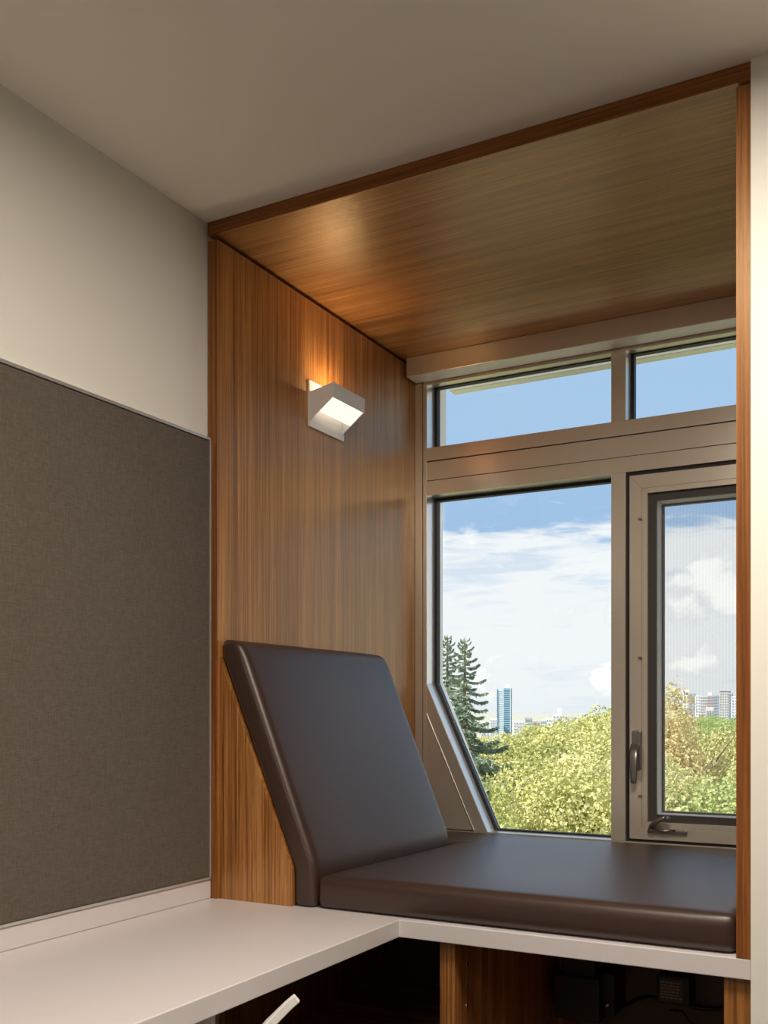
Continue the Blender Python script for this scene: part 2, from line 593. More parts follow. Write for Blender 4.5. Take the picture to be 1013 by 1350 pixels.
for i, (pts, lab) in enumerate((([(.857, .650, .415), (.875, .72, .40), (.90, .86, .393), (.935, .885, .389), (.985, .90, .380), (1.06, .905, .372), (1.13, .90, .380), (1.22, .895, .374), (1.262, .89, .371)], 'thick black cable run along the cabinet back'),
                         ([(.990, .80, .384), (1.01, .86, .368), (1.03, .89, .330), (1.10, .90, .300), (1.18, .90, .312), (1.255, .895, .345)], 'thin black cable drooping below the power adapter'))):
    # smooth the run
    fine = []
    for k in range(len(pts) - 1):
        p0, p1, p2, p3 = (Vector(pts[max(k - 1, 0)]), Vector(pts[k]), Vector(pts[k + 1]), Vector(pts[min(k + 2, len(pts) - 1)]))
        for s in range(5):
            u = s / 5
            fine.append(.5 * ((2 * p1) + (p2 - p0) * u + (2 * p0 - 5 * p1 + 4 * p2 - p3) * u * u + (3 * p1 - p0 - 3 * p2 + p3) * u ** 3))
    fine.append(Vector(pts[-1]))
    bm = add_tube(bmesh.new(), fine, .006 if i == 0 else .003, 8)
    obj('cable', bm, M['black'], smooth=True, label=lab, cat='cable')

# ================================================================ PINBOARD ON THE LEFT WALL
t = empty('pinboard', (0, -1.2, .789), 'taupe fabric pinboard in a thin aluminium trim on the left wall', 'pinboard')
obj('fabric_panel', B((.0004, .0150, -2.5, -.0065, .7965, 1.9055)), M['fabric'], t, bevel=.001)
obj('top_trim', B((.0002, .0175, -2.5, -.0025, 1.9075, 1.9150)), M['alu2'], t, bevel=.0008)
obj('bottom_trim', B((.0002, .0175, -2.5, -.0025, .7893, .7955)), M['alu2'], t, bevel=.0008)
obj('edge_trim', B((.0002, .0175, -.0055, -.0015, .7957, 1.9073)), M['alu2'], t, bevel=.0005)


# ================================================================ CUSHIONS
def rounded_box(nx, ny, nz, lo, hi, rad, crown=None):
    """grid box with rounded edges; crown(u,v,w)->offset vector"""
    bm = bmesh.new()
    bmesh.ops.create_cube(bm, size=1.0)
    lo, hi = Vector(lo), Vector(hi)
    size = hi - lo

    def cuts(axis, n):
        for k in range(1, n):
            co = Vector((0, 0, 0))
            no = Vector((0, 0, 0))
            # more cuts near the edges
            t_ = k / n
            t_ = .5 - .5 * math.cos(PI * t_)
            co[axis] = t_ - .5
            no[axis] = 1
            bmesh.ops.bisect_plane(bm, geom=bm.verts[:] + bm.edges[:] + bm.faces[:], plane_co=co, plane_no=no)
    cuts(0, nx)
    cuts(1, ny)
    cuts(2, nz)
    for v in bm.verts:
        u = Vector((v.co.x + .5, v.co.y + .5, v.co.z + .5))
        p = Vector((lo[i] + u[i] * size[i] for i in range(3)))
        inner = Vector((min(max(p[i], lo[i] + rad), hi[i] - rad) for i in range(3)))
        d = p - inner
        if d.length > 1e-9:
            m = max(abs(c) for c in d)
            p = inner + d.normalized() * min(rad, rad * (m / rad))
        if crown:
            p = p + crown(u)
        v.co = p
    return bm


def zt(y):
    return -.016 * (y - .015) / 1.09


def seat_crown(u):
    e = (1 - abs(2 * u.x - 1) ** 4) * (1 - abs(2 * u.y - 1) ** 6)
    return Vector((0, -.004 * (1 - abs(2 * u.x - 1) ** 6) * (1 - abs(2 * u.z - 1) ** 2) * (1 if u.y < .5 else 0), (zt(.015 + 1.09 * u.y) + .006 * e) * u.z))


sc = rounded_box(30, 26, 10, (.323, .0165, .7403), (1.2945, 1.106, .8200), .020, seat_crown)
ext = rounded_box(8, 8, 6, (.045, .790, .7403), (.44, 1.105, .8195), .020, lambda u: Vector((0, 0, (zt(.79 + .315 * u.y) + .0035) * u.z)))
me_ = bpy.data.meshes.new('tmp')
ext.to_mesh(me_)
ext.free()
sc.from_mesh(me_)
bpy.data.meshes.remove(me_)
t = empty('seat_cushion', (.8, .56, .7403), 'flat dark brown leather seat cushion below the window', 'cushion')
obj('pad', sc, M['leather'], t, smooth=True)


def back_map(p):
    # p.x in 0..T (thickness), p.y depth, p.z height -> sheared profile of the lean
    z = p.z

    def xb(z):
        s = .258 - max(0.0, z - .833) * (.2225 / .530)
        return max(.0365, s)

    def xf(z):
        return .3205 - max(0.0, z - .845) * (.2205 / .545)
    k = p.x
    return Vector((xb(z) + k * (xf(z) - xb(z)), p.y, z))


T0 = .062
bmk = rounded_box(10, 24, 40, (0, .0115, .7404), (T0, .783, 1.404), .018)
for v in bmk.verts:
    k = v.co.x / T0
    q = back_map(Vector((k, v.co.y, v.co.z)))
    u = (v.co.y - .0115) / .7715
    h = (v.co.z - .7404) / .6636
    bulge = .006 * max(0, (1 - abs(2 * u - 1) ** 4)) * max(0, 1 - abs(2 * h - 1) ** 4) * k
    v.co = q + Vector((bulge, 0, bulge * .4))
    # top edge falls a little to the front
    v.co.z -= .010 * k * max(0, (v.co.z - 1.36) / .04)
t = empty('back_cushion', (.29, .4, .7404), 'dark brown leather back cushion leaning on the oak side panel', 'cushion')
obj('pad', bmk, M['leather'], t, smooth=True)
sp_ = []
for k in range(26):
    z = .760 + (1.372 - .760) * k / 25
    q = back_map(Vector((.80, .0135, z)))
    sp_.append((q.x, .0128 if .02 < k / 25 < .97 else .0150, q.z))
obj('seam', add_tube(bmesh.new(), sp_, .0012, 6), M['thread'], t)

# ================================================================ WALL SCONCE
t = empty('wall_sconce', (XL, .52, 2.0486), 'white angular wall sconce glowing on the oak side panel', 'lamp')
y0, y1 = .4213, .6188
obj('back_plate', B((XL + .0002, XL + .0068, y0, y1, 2.0486, 2.1837)), M['white_metal'], t, bevel=.0008)
ys0, ys1 = .4245, .6080
th = .0035
A_, B_, C_, D_ = (.0405, 2.1500), (.1205, 2.1655), (.1185, 2.1245), (.0405, 2.0665)
bm = bmesh.new()
add_prism(bm, [A_, B_, C_, D_], 1, ys0, ys0 + th)
add_prism(bm, [A_, B_, C_, D_], 1, ys1 - th, ys1)
add_prism(bm, [B_, C_, (C_[0] - th, C_[1] - .001), (B_[0] - th, B_[1] - .0006)], 1, ys0 + th, ys1 - th)
obj('shade', bm, M['white_metal'], t, bevel=.0006)
E_ = (C_[0] + .62 * (D_[0] - C_[0]), C_[1] + .62 * (D_[1] - C_[1]))
obj('diffuser', P([(C_[0] - th, C_[1] + .0015), E_, (E_[0] - .002, E_[1] + .003), (C_[0] - th - .002, C_[1] + .005)], 1, ys0 + th, ys1 - th), M['lamp_glow'], t)
obj('lamp_plate', P([(.0640, 2.120), (.1160, 2.145), (.1150, 2.148), (.0630, 2.123)], 1, ys0 + th, ys1 - th), M['white_metal'], t)
ld = bpy.data.lights.new('sconce_uplight', 'AREA')
ld.shape = 'RECTANGLE'
ld.size, ld.size_y = .04, .15
ld.energy = SCONCE_UP_W
ld.color = (1.0, .72, .40)
lo = bpy.data.objects.new('sconce_uplight', ld)
COL.objects.link(lo)
lo.parent = t
lo.location = (.078 - XL, .516 - .52, 2.146 - 2.0486)
lo.rotation_euler = Vector((-.45, 0, .89)).to_track_quat('-Z', 'Y').to_euler()

# ================================================================ WINDOW
YF = 1.115          # inner face of the frame
X0, XM0, XM1 = .0777, .7350, .7798
t = W = empty('window_1', (.68, 1.2, .79), kind='structure')
YD = 1.177          # depth of the frame members


def frame_part(name, bm, mat, bevel=.0008, parent=None, **k):
    return obj(name, bm, mat, parent or W, bevel=bevel, **k)


frame_part('jamb', B((.0640, X0, YF, YD, .795, 2.372)), M['alu'])
frame_part('jamb', B((1.2800, 1.2965, YF, YD, .795, 2.372)), M['alu'])
frame_part('head_rail', B((X0, 1.2800, YF, YF + .028, 2.3590, 2.372), (X0, 1.2800, YF + .028, YD, 2.3680, 2.372)), M['alu'])
frame_part('mullion', B((XM0, XM1, YF, YD, 2.1385, 2.3588)), M['alu'])
frame_part('mullion', B((XM0, XM1, YF, YD, .8062, 1.9738)), M['alu'])
frame_part('sill_rail', B((X0, 1.2800, YF, YD, .790, .8060)), M['alu'])
frame_part('transom_cap', B((X0, 1.2800, YF, YD, 2.0925, 2.1385)), M['alu'])
frame_part('transom_cover', B((X0, 1.2800, YF + .0008, YD, 2.0248, 2.0892)), M['alu'])
frame_part('transom_base', B((X0, 1.2800, YF, YD, 1.9740, 2.0230)), M['alu'])
frame_part('transom_groove', B((X0, 1.2800, YF + .006, YD - .01, 2.0, 2.11)), M['rubber'], bevel=0)

# slanting corner below: diagonal member, infill panel
dx0, dz0 = X0, 1.3135
dx1, dz1 = .3085, .8062
wdg = .0500          # face width measured along x
xs_ = (dx1 - dx0) / (dz0 - dz1)
frame_part('diagonal_rail', P([(X0, dz0), (dx1, dz1), (.2600, dz1), (X0, 1.2070)], 1, YF, YD), M['alu'])
frame_part('infill_panel', P([(X0 + .0005, 1.2045), (.2570, dz1 + .004), (X0 + .0005, dz1 + .004)], 1, YF + .0015, YD - .02), M['alu'], bevel=.0005)
frame_part('infill_bead', P([(X0 + .0003, 1.2110), (X0 + .0003, 1.2080), (.2583, .8090), (.2602, .8090)], 1, YF - .0035, YF - .0002), M['alu2'], bevel=0)

# gaskets and glass: each pane one polygon
YG = 1.190


def poly_ring(outer, inner, ya, yb):
    bm = bmesh.new()
    n = len(outer)
    q = [[bm.verts.new((p[0], y, p[1])) for p in L] for y in (ya, yb) for L in (outer, inner)]
    oa, ia, ob, ib = q
    for i in range(n):
        j = (i + 1) % n
        bm.faces.new((oa[i], oa[j], ia[j], ia[i]))
        bm.faces.new((ob[i], ib[i], ib[j], ob[j]))
        bm.faces.new((oa[i], ob[i], ob[j], oa[j]))
        bm.faces.new((ia[i], ia[j], ib[j], ib[i]))
    return bm


def rect(x0, x1, z0, z1):
    return [(x0, z0), (x1, z0), (x1, z1), (x0, z1)]


def inset_rect(x0, x1, z0, z1, d):
    return rect(x0 + d, x1 - d, z0 + d, z1 - d)


def pane(outer, inner, lit_edge=None):
    g = obj('glass_pane', P(inner, 1, YG - .003, YG + .003), M['glass'], W)
    obj('gasket', poly_ring(outer, inner, YD + .0002, YG + .012), M['rubber'], W)
    if lit_edge:
        obj('reveal_liner', poly_ring(outer, lit_edge, YF + .0006, YD), M['alu_pale'], W)  # thin added strip, painted bright as if daylit, over the frame reveal
    return g


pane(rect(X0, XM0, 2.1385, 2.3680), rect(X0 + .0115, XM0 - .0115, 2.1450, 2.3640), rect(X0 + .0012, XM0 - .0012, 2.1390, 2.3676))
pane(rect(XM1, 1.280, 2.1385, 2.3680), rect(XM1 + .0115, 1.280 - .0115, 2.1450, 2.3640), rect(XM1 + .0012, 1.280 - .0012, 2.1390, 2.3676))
o_ = [(X0, dz0), (dx1, dz1), (XM0, dz1), (XM0, 1.9740), (X0, 1.9740)]
g_ = .0115
i_ = [(X0 + g_, dz0 + .004), (dx1 + .0105, dz1 + .0065), (XM0 - g_, dz1 + .0065), (XM0 - g_, 1.9740 - g_), (X0 + g_, 1.9740 - g_)]
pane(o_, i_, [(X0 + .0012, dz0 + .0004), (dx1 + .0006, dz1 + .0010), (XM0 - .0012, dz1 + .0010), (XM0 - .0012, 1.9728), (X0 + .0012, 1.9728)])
# exterior reveal round the opening
bm = bmesh.new()
add_box(bm, .030, X0 + .004, YG + .014, 1.268, 2.06, 2.42)
add_box(bm, .030, X0 + .004, YG + .014, 1.240, dz0 + .02, 2.06)
add_prism(bm, [(X0 + .004, dz0 + .02), (.030, dz0 + .02), (dx1 - .05, .79), (dx1 + .006, .79)], 1, YG + .014, 1.232)
add_box(bm, 1.276, 1.330, YG + .014, 1.300, .80, 2.42)
add_box(bm, X0 + .004, 1.276, YG + .014, 1.300, 2.391, 2.42)
frame_part('exterior_reveal', bm, M['extpaint'], bevel=0)
frame_part('exterior_drip', B((X0 + .004, 1.276, 1.300, 1.345, 2.389, 2.42)), M['alu2'], bevel=0)
frame_part('exterior_mullion', B((XM0 + .006, XM1 - .006, YG + .013, 1.235, .80, 2.391)), M['alu_dark'], bevel=0)
frame_part('exterior_transom', B((X0 + .004, 1.276, YG + .013, 1.235, 1.985, 2.128)), M['alu_dark'], bevel=0)
frame_part('exterior_sill', P([(YG + .013, .795), (1.33, .785), (1.33, .76), (YG + .013, .76)], 0, .03, 1.33), M['alu2'], bevel=0)
frame_part('exterior_panel', P([(X0, dz0 - .03), (dx1 - .03, .80), (X0, .80)], 1, YG + .013, 1.25), M['alu2'], bevel=0)

# casement
CX0, CX1, CZ0, CZ1 = .7925, 1.2680, .8155, 1.9610
CS = empty('casement', (1.03, YF, CZ0), parent=W)
obj('shadow_gap', poly_ring(rect(XM1 + .0002, 1.2798, .8062, 1.9738), rect(CX0 - .0003, CX1 + .0003, CZ0 - .0003, CZ1 + .0003), YF + .012, YD), M['rubber'], CS)


def mitred(name, outer, inner, ya, yb, mat, bevel=.0006):
    n = len(outer)
    for i in range(n):
        j = (i + 1) % n
        obj(name, P([outer[i], outer[j], inner[j], inner[i]], 1, ya, yb), mat, CS, bevel=bevel)


mitred('sash_rail', rect(CX0, CX1, CZ0, CZ1), rect(.8312, 1.2295, .8536, 1.9184), YF + .001, YD, M['alu'])
mitred('sash_bead', rect(.8316, 1.2291, .8540, 1.9180), rect(.8494, 1.2110, .8710, 1.9011), YF + .001, YF + .020, M['alu'])
obj('screen_frame', poly_ring(rect(.8494, 1.2110, .8710, 1.9011), rect(.8730, 1.1880, .8935, 1.8790), YF + .016, YF + .030), M['alu_dark'], CS, bevel=.0005)
obj('reveal_ring', poly_ring(rect(.8500, 1.2104, .8716, 1.9005), rect(.8728, 1.1882, .8933, 1.8792), YF + .034, 1.210), M['extpaint'], CS)
obj('gasket', poly_ring(rect(.8728, 1.1882, .8933, 1.8792), rect(.8790, 1.1820, .8985, 1.8735), 1.205, 1.222), M['rubber'], CS)
obj('glass_pane', P(rect(.8790, 1.1820, .8985, 1.8735), 1, 1.210, 1.216), M['glass'], CS)
obj('insect_screen', P(rect(.8730, 1.1880, .8935, 1.8790), 1, YF + .0255, YF + .0260), M['screen'], CS)
for z in (1.8212, 1.3857, .9521):
    bm = bmesh.new()
    add_tube(bm, [(.8290, YF + .001, z), (.8290, YF - .007, z)], .0042, 10)
    add_box(bm, .8225, .8350, YF - .011, YF - .006, z - .0028, z + .0028)
    obj('screen_clip', bm, M['hard'], CS, bevel=.0008)
obj('lock_base', B((.8030, .8325, YF - .012, YF + .001, 1.0380, 1.1560)), M['hard'], CS, bevel=.004, seg=3)
bm = bmesh.new()
prof = [(1.116, -.010, .0125, .006), (1.108, -.020, .0135, .009), (1.094, -.033, .0135, .008), (1.072, -.041, .0130, .006), (1.040, -.042, .0120, .005), (1.010, -.041, .0102, .005), (.996, -.040, .0092, .005), (.992, -.040, .006, .003)]
rings = []
for (z, dy, hw, hd) in prof:
    cx_ = .8140 - (dy + .014) * .10
    rings.append([bm.verts.new((cx_ + hw * math.copysign(abs(math.cos(q)) ** .6, math.cos(q)), YF + dy + hd * math.copysign(abs(math.sin(q)) ** .6, math.sin(q)), z)) for q in [2 * PI * k / 14 for k in range(14)]])
for a_, b_ in zip(rings, rings[1:]):
    for k in range(14):
        bm.faces.new((a_[k], a_[(k + 1) % 14], b_[(k + 1) % 14], b_[k]))
bm.faces.new(rings[0])
bm.faces.new(rings[-1][::-1])
obj('lock_lever', bm, M['hard'], CS, smooth=True)
obj('crank_base', B((.852, .972, YF - .014, YF + .001, .8375, .8515)), M['hard'], CS, bevel=.003)
bm = bmesh.new()
add_tube(bm, [(.868, YF - .012, .847), (.868, YF - .030, .856)], .009, 12)
add_tube(bm, [(.868, YF - .028, .858), (.884, YF - .034, .876), (.905, YF - .036, .889), (.916, YF - .036, .891)], [.0095, .0085, .007, .006], 10)
add_tube(bm, [(.914, YF - .036, .893), (.924, YF - .036, .884)], [.0055, .0075], 10)
obj('crank_arm', bm, M['hard'], CS, smooth=True)
bm = bmesh.new()
add_tube(bm, [(.870, YF - .020, .8535), (.905, YF - .022, .8475), (.940, YF - .020, .8525)], [.004, .0055, .003], 8)
obj('crank_link', bm, M['hard'], CS, smooth=True)

# aluminium trims round the window
obj('trim_1', B((XL + .0004, .0614, 1.1120, 1.1500, .7405, 2.3684)), M['alu'], kind='structure', bevel=.0008)
obj('trim_2', B((.0435, 1.2965, 1.0284, 1.1050, 2.3686, 2.4335)), M['alu'], kind='structure', bevel=.0015)
obj('trim_8', B((.0440, 1.2960, 1.0300, 1.1040, 2.3678, 2.3685)), M['alu_satin'], kind='structure')  # strip added below the header, its brightness painted in
obj('trim_3', B((.0340, 1.2965, 1.1055, 1.1900, 2.3725, 2.4335)), M['alu'], kind='structure')
obj('trim_4', B((.0340, .0638, 1.1520, 1.1800, .7405, 2.3720)), M['rubber'], kind='structure')
obj('trim_5', B((.0000, .0338, 1.1200, 1.2800, .7405, 2.4680)), M['wall'], kind='structure')
obj('trim_6', B((.0340, 1.3240, 1.1910, 1.2790, 2.4200, 2.4680)), M['alu'], kind='structure')
obj('trim_7', B((.0340, 1.2965, 1.1085, 1.1148, .7405, .7945)), M['alu'], kind='structure', bevel=.0008)

# ================================================================ WHITE CHAIR AT THE DESK
r_ = Vector((.823, .568, 0))
w_ = Vector((-.568, .823, 0))
tip = Vector((.645, -.5565, 0))


def CP(a, b, z):
    """a along backwards, b along width (0 = visible arm), z height"""
    q = tip + r_ * a + w_ * b
    return (q.x, q.y, z)


t = empty('desk_chair', CP(-.26, -.27, 0), 'white framed desk chair tucked below the desk, one arm tip showing', 'chair')


def flat_bar(path, half_b, b0, thick):
    bm = bmesh.new()
    rings = []
    n = len(path)
    for i, (a, z, hw) in enumerate(path):
        pa, pz = path[max(i - 1, 0)][:2]
        na, nz = path[min(i + 1, n - 1)][:2]
        d = Vector((na - pa, nz - pz)).normalized()
        nx, nz_ = -d.y * thick / 2, d.x * thick / 2
        rings.append([bm.verts.new(CP(a + nx, b0 - hw, z + nz_)), bm.verts.new(CP(a + nx, b0 + hw, z + nz_)), bm.verts.new(CP(a - nx, b0 + hw, z - nz_)), bm.verts.new(CP(a - nx, b0 - hw, z - nz_))])
    for A, Bq in zip(rings, rings[1:]):
        for k in range(4):
            bm.faces.new((A[k], A[(k + 1) % 4], Bq[(k + 1) % 4], Bq[k]))
    bm.faces.new(rings[0])
    bm.faces.new(rings[-1][::-1])
    return bm


armp = [(-.36, .43, .016), (-.25, .45, .016), (-.175, .52, .016), (-.10, .605, .014), (-.045, .668, .011), (-.012, .700, .008), (.004, .7135, .0065)]
for b0 in (0.0, -.50):
    obj('arm', flat_bar(armp, .02, b0, .016), M['chair_white'], t, bevel=.002)
    obj('arm_pad', flat_bar([(-.20, .47, .012), (-.13, .55, .012), (-.06, .632, .010), (-.030, .662, .006)], .02, b0, .012), M['chair_grey'], t, bevel=.001)  # grey strip stands in for the shaded side of the arm
bm = bmesh.new()
pts4 = [CP(-.62, -.04, 0), CP(-.20, -.04, 0), CP(-.20, -.46, 0), CP(-.62, -.46, 0)]
add_prism(bm, [(p[0], p[1]) for p in pts4], 2, .40, .455)
obj('seat', bm, M['chair_grey'], t, bevel=.015, seg=3)
bm = bmesh.new()
pts4 = [CP(-.195, -.10, 0), CP(-.175, -.10, 0), CP(-.175, -.42, 0), CP(-.195, -.42, 0)]
add_prism(bm, [(p[0], p[1]) for p in pts4], 2, .44, .56)
obj('backrest', bm, M['chair_white'], t, bevel=.008, seg=3)
obj('column', add_tube(bmesh.new(), [CP(-.40, -.25, .07), CP(-.40, -.25, .40)], .028, 14), M['chair_white'], t, smooth=False)
for k in range(5):
    an = 2 * PI * k / 5
    e = (-.40 + .28 * math.cos(an), -.25 + .28 * math.sin(an))
    obj('leg', add_tube(bmesh.new(), [CP(-.40, -.25, .10), CP(e[0], e[1], .065)], [.022, .014], 10), M['chair_white'], t)
    obj('caster', add_tube(bmesh.new(), [CP(e[0], e[1] - .014, .028), CP(e[0], e[1] + .014, .028)], .028, 14), M['black'], t)

# ================================================================ OUTDOORS
ZG = -12.0


def cam_ray(px, dist):
    """ground point at forward distance dist along the azimuth of a photo column"""
    a = math.radians(28.727)
    u = (px - 506.5) / FPX
    return (CAM[0] + dist * (u * math.cos(a) - math.sin(a)), CAM[1] + dist * (u * math.sin(a) + math.cos(a)))


bm = bmesh.new()
bmesh.ops.create_grid(bm, x_segments=4, y_segments=4, size=2500)
for v in bm.verts:
    v.co += Vector((0, 1600, ZG))
obj('ground', bm, M['grass'], base=(0, 1600, ZG), label='flat dry park land stretching away below the window', cat='ground', recalc=False)


def leaf_mesh(name, blobs, n, size, mat, seed, fill=.35):
    rs = np.random.RandomState(seed)
    bl = np.array(blobs)
    wgt = (bl[:, 3] * bl[:, 4]) ** 1.0
    idx = rs.choice(len(bl), n, p=wgt / wgt.sum())
    d = rs.normal(size=(n, 3))
    d /= np.linalg.norm(d, axis=1)[:, None]
    rad = 1 - fill * rs.rand(n) ** 1.6
    # lumpy surface
    lump = 1 + .16 * np.sin(d[:, 0] * 7 + idx) * np.sin(d[:, 1] * 6 + 2 * idx) * np.sin(d[:, 2] * 8 + 3 * idx)
    c = bl[idx, :3] + d * (rad * lump)[:, None] * bl[idx][:, [3, 3, 4]]
    nrm = d + rs.normal(scale=.75, size=(n, 3))
    nrm /= np.linalg.norm(nrm, axis=1)[:, None]
    ax = np.cross(nrm, rs.normal(size=(n, 3)))
    ax /= np.linalg.norm(ax, axis=1)[:, None]
    bx = np.cross(nrm, ax)
    s = size * (.6 + .8 * rs.rand(n))[:, None]
    v = np.stack([c - ax * s * .5, c + bx * s * .32, c + ax * s * .5, c - bx * s * .32], 1).reshape(-1, 3)
    me = bpy.data.meshes.new(name)
    me.vertices.add(4 * n)
    me.vertices.foreach_set('co', v.ravel())
    me.loops.add(4 * n)
    me.loops.foreach_set('vertex_index', np.arange(4 * n, dtype=np.int32))
    me.polygons.add(n)
    me.polygons.foreach_set('loop_start', np.arange(0, 4 * n, 4, dtype=np.int32))
    me.update(calc_edges=True)
    me.materials.append(mat)
    return me


def crown_blobs(seed, R, H, k):
    r = random.Random(seed)
    out = []
    for i in range(k):
        an = r.uniform(0, 2 * PI)
        rr = R * .62 * math.sqrt(r.random())
        zz = H * (.34 + .52 * r.random())
        q = r.uniform(.30, .46) * R
        q *= 1.15 - .5 * abs(zz / H - .5)
        out.append((rr * math.cos(an), rr * math.sin(an), zz, q, q * .85))
    out.append((0, 0, H * .86, R * .34, H * .13))
    out.append((0, 0, H * .6, R * .6, H * .25))
    return out


def trunk_mesh(name, H, r0, seed, R):
    r = random.Random(seed)
    bm = bmesh.new()
    add_tube(bm, [(0, 0, -.2), (.1, 0, H * .3), (-.05, .1, H * .6), (0, 0, H * .88)], [r0, r0 * .75, r0 * .45, r0 * .12], 8)
    for k in range(7):
        an = r.uniform(0, 2 * PI)
        z = H * r.uniform(.3, .65)
        e = R * r.uniform(.5, .8)
        add_tube(bm, [(0, 0, z), (e * .5 * math.cos(an), e * .5 * math.sin(an), z + H * .10), (e * math.cos(an), e * math.sin(an), z + H * .22)], [r0 * .35, r0 * .2, r0 * .06], 6)
    me = bpy.data.meshes.new(name)
    bm.to_mesh(me)
    bm.free()
    me.materials.append(M['bark'])
    return me


TV = []
for s in range(3):
    Rr, Hh = 3.6 + .3 * s, 12.0
    TV.append((leaf_mesh('foliage', crown_blobs(30 + s, Rr, Hh, 16), 76000, .125, M['leaf'], s), trunk_mesh('trunk', Hh, .22, s, Rr)))
gm = leaf_mesh('foliage', crown_blobs(51, 4.0, 12.0, 16), 66000, .13, M['leaf_green'], 9)
ym = leaf_mesh('foliage', crown_blobs(61, 3.0, 12.0, 22), 46000, .13, M['leaf_yellow'], 11, .6)
gt = trunk_mesh('trunk', 12, .22, 8, 4)


def tree(px, dist, top, variant, label, group=None, spread=1.0, rot=0.0):
    """top = height of the crown above eye level"""
    fm, tm = variant
    x, y = cam_ray(px, dist)
    h = top + CAM[2] - ZG
    t = empty('tree', (x, y, ZG), label, 'tree', group)
    s = h / 11.5
    t.scale = (s * spread, s * spread, s)
    t.rotation_euler = (0, 0, rot)
    for nm, me in (('foliage', fm), ('trunk', tm)):
        o = bpy.data.objects.new(nm, me)
        COL.objects.link(o)
        o.parent = t
        if nm == 'foliage':
            o['kind'] = 'stuff'
    return t


def el(py, dist):
    return (937.26 - py) / FPX * dist


GN, YW = (gm, gt), (ym, TV[0][1])
near = [
    # px, dist, py of top, variant, spread, label
    (680, 37, 985, TV[0], 1.0, 'yellow green tree just right of the blue spruces'),
    (738, 40, 966, TV[1], 1.0, 'yellow green tree below the white far tower in the left pane'),
    (800, 41, 946, TV[2], 1.0, 'yellow green tree half behind the window mullion'),
    (640, 28, 1040, TV[2], .8, 'low yellow green tree at the foot of the spruces'),
    (705, 31, 1010, TV[2], 1.0, 'nearest yellow green tree low in the left pane'),
    (770, 31, 1002, TV[0], 1.0, 'near yellow green tree low beside the mullion'),
    (842, 33, 1000, TV[1], 1.0, 'yellow green tree hidden mostly behind the casement frame'),
    (882, 39, 912, YW, .95, 'tall sparse yellow tree left in the casement pane'),
    (915, 45, 985, GN, .9, 'dark green bushy tree in the middle of the casement pane'),
    (966, 42, 968, TV[0], .9, 'yellow green tree at the right in the casement pane'),
    (900, 30, 1030, TV[1], 1.0, 'near light green tree low in the casement pane'),
    (958, 29, 1038, GN, 1.0, 'near green tree low at the right of the casement pane'),
    (1010, 34, 1000, TV[2], 1.0, 'yellow green tree beyond the right side panel'),
    (600, 42, 990, TV[1], 1.0, 'yellow green tree behind the spruces'),
    (1075, 38, 965, GN, 1.0, 'green tree out of view behind the right side panel, first in the row'),
    (1150, 42, 955, TV[0], 1.0, 'yellow green tree out of view behind the right side panel, second in the row'),
    (1235, 37, 970, TV[1], 1.0, 'yellow green tree out of view behind the white wall, third in the row'),
    (1330, 41, 960, GN, 1.0, 'green tree out of view behind the white wall, fourth in the row'),
    (1120, 29, 1020, TV[2], 1.0, 'near yellow green tree out of view behind the right side panel'),
    (1210, 72, 948, GN, 1.0, 'farther green tree out of view behind the white wall'),
]
for i, (px, dist, py, va, spd, lab) in enumerate(near):
    tree(px, dist, el(py, dist), va, lab, 'park trees', spd, rot=i * 1.7)
far = [
    (606, 70, 972, 0, 'far tree glimpsed behind the left spruce'),
    (642, 62, 985, 1, 'far tree in front of the pale slab tower foot'),
    (672, 78, 982, 2, 'far tree in front of the glass tower foot'),
    (699, 64, 962, 0, 'far tree in front of the reddish tower'),
    (726, 84, 962, 1, 'far tree below the slim white tower'),
    (752, 66, 958, 2, 'far tree just right of the slim white tower'),
    (786, 76, 950, 0, 'far tree beside the low block with a roof house'),
    (816, 64, 942, 2, 'far tree overlapped by the mullion'),
    (866, 72, 944, 0, 'far tree at the left edge of the casement pane'),
    (904, 118, 946, 3, 'far green tree in front of the white apartment block'),
    (924, 96, 950, 3, 'far green tree in front of the beige gridded block'),
    (950, 104, 951, 3, 'far green tree in front of the broad beige tower'),
    (974, 124, 947, 3, 'far green tree below the white block at the right'),
    (938, 170, 945, 3, 'most distant green tree below the pinkish block'),
    (992, 100, 950, 3, 'far green tree beyond the right side panel'),
    (655, 190, 980, 1, 'most distant tree in the left pane, under the pale slab tower'),
    (712, 170, 958, 0, 'most distant tree beside the reddish tower'),
    (768, 180, 955, 2, 'most distant tree under the low block'),
]
for i, (px, dist, py, vi, lab) in enumerate(far):
    tree(px, dist, el(py, dist), (TV + [GN])[vi], lab, 'distant park trees', 1.0, rot=i * 2.3)


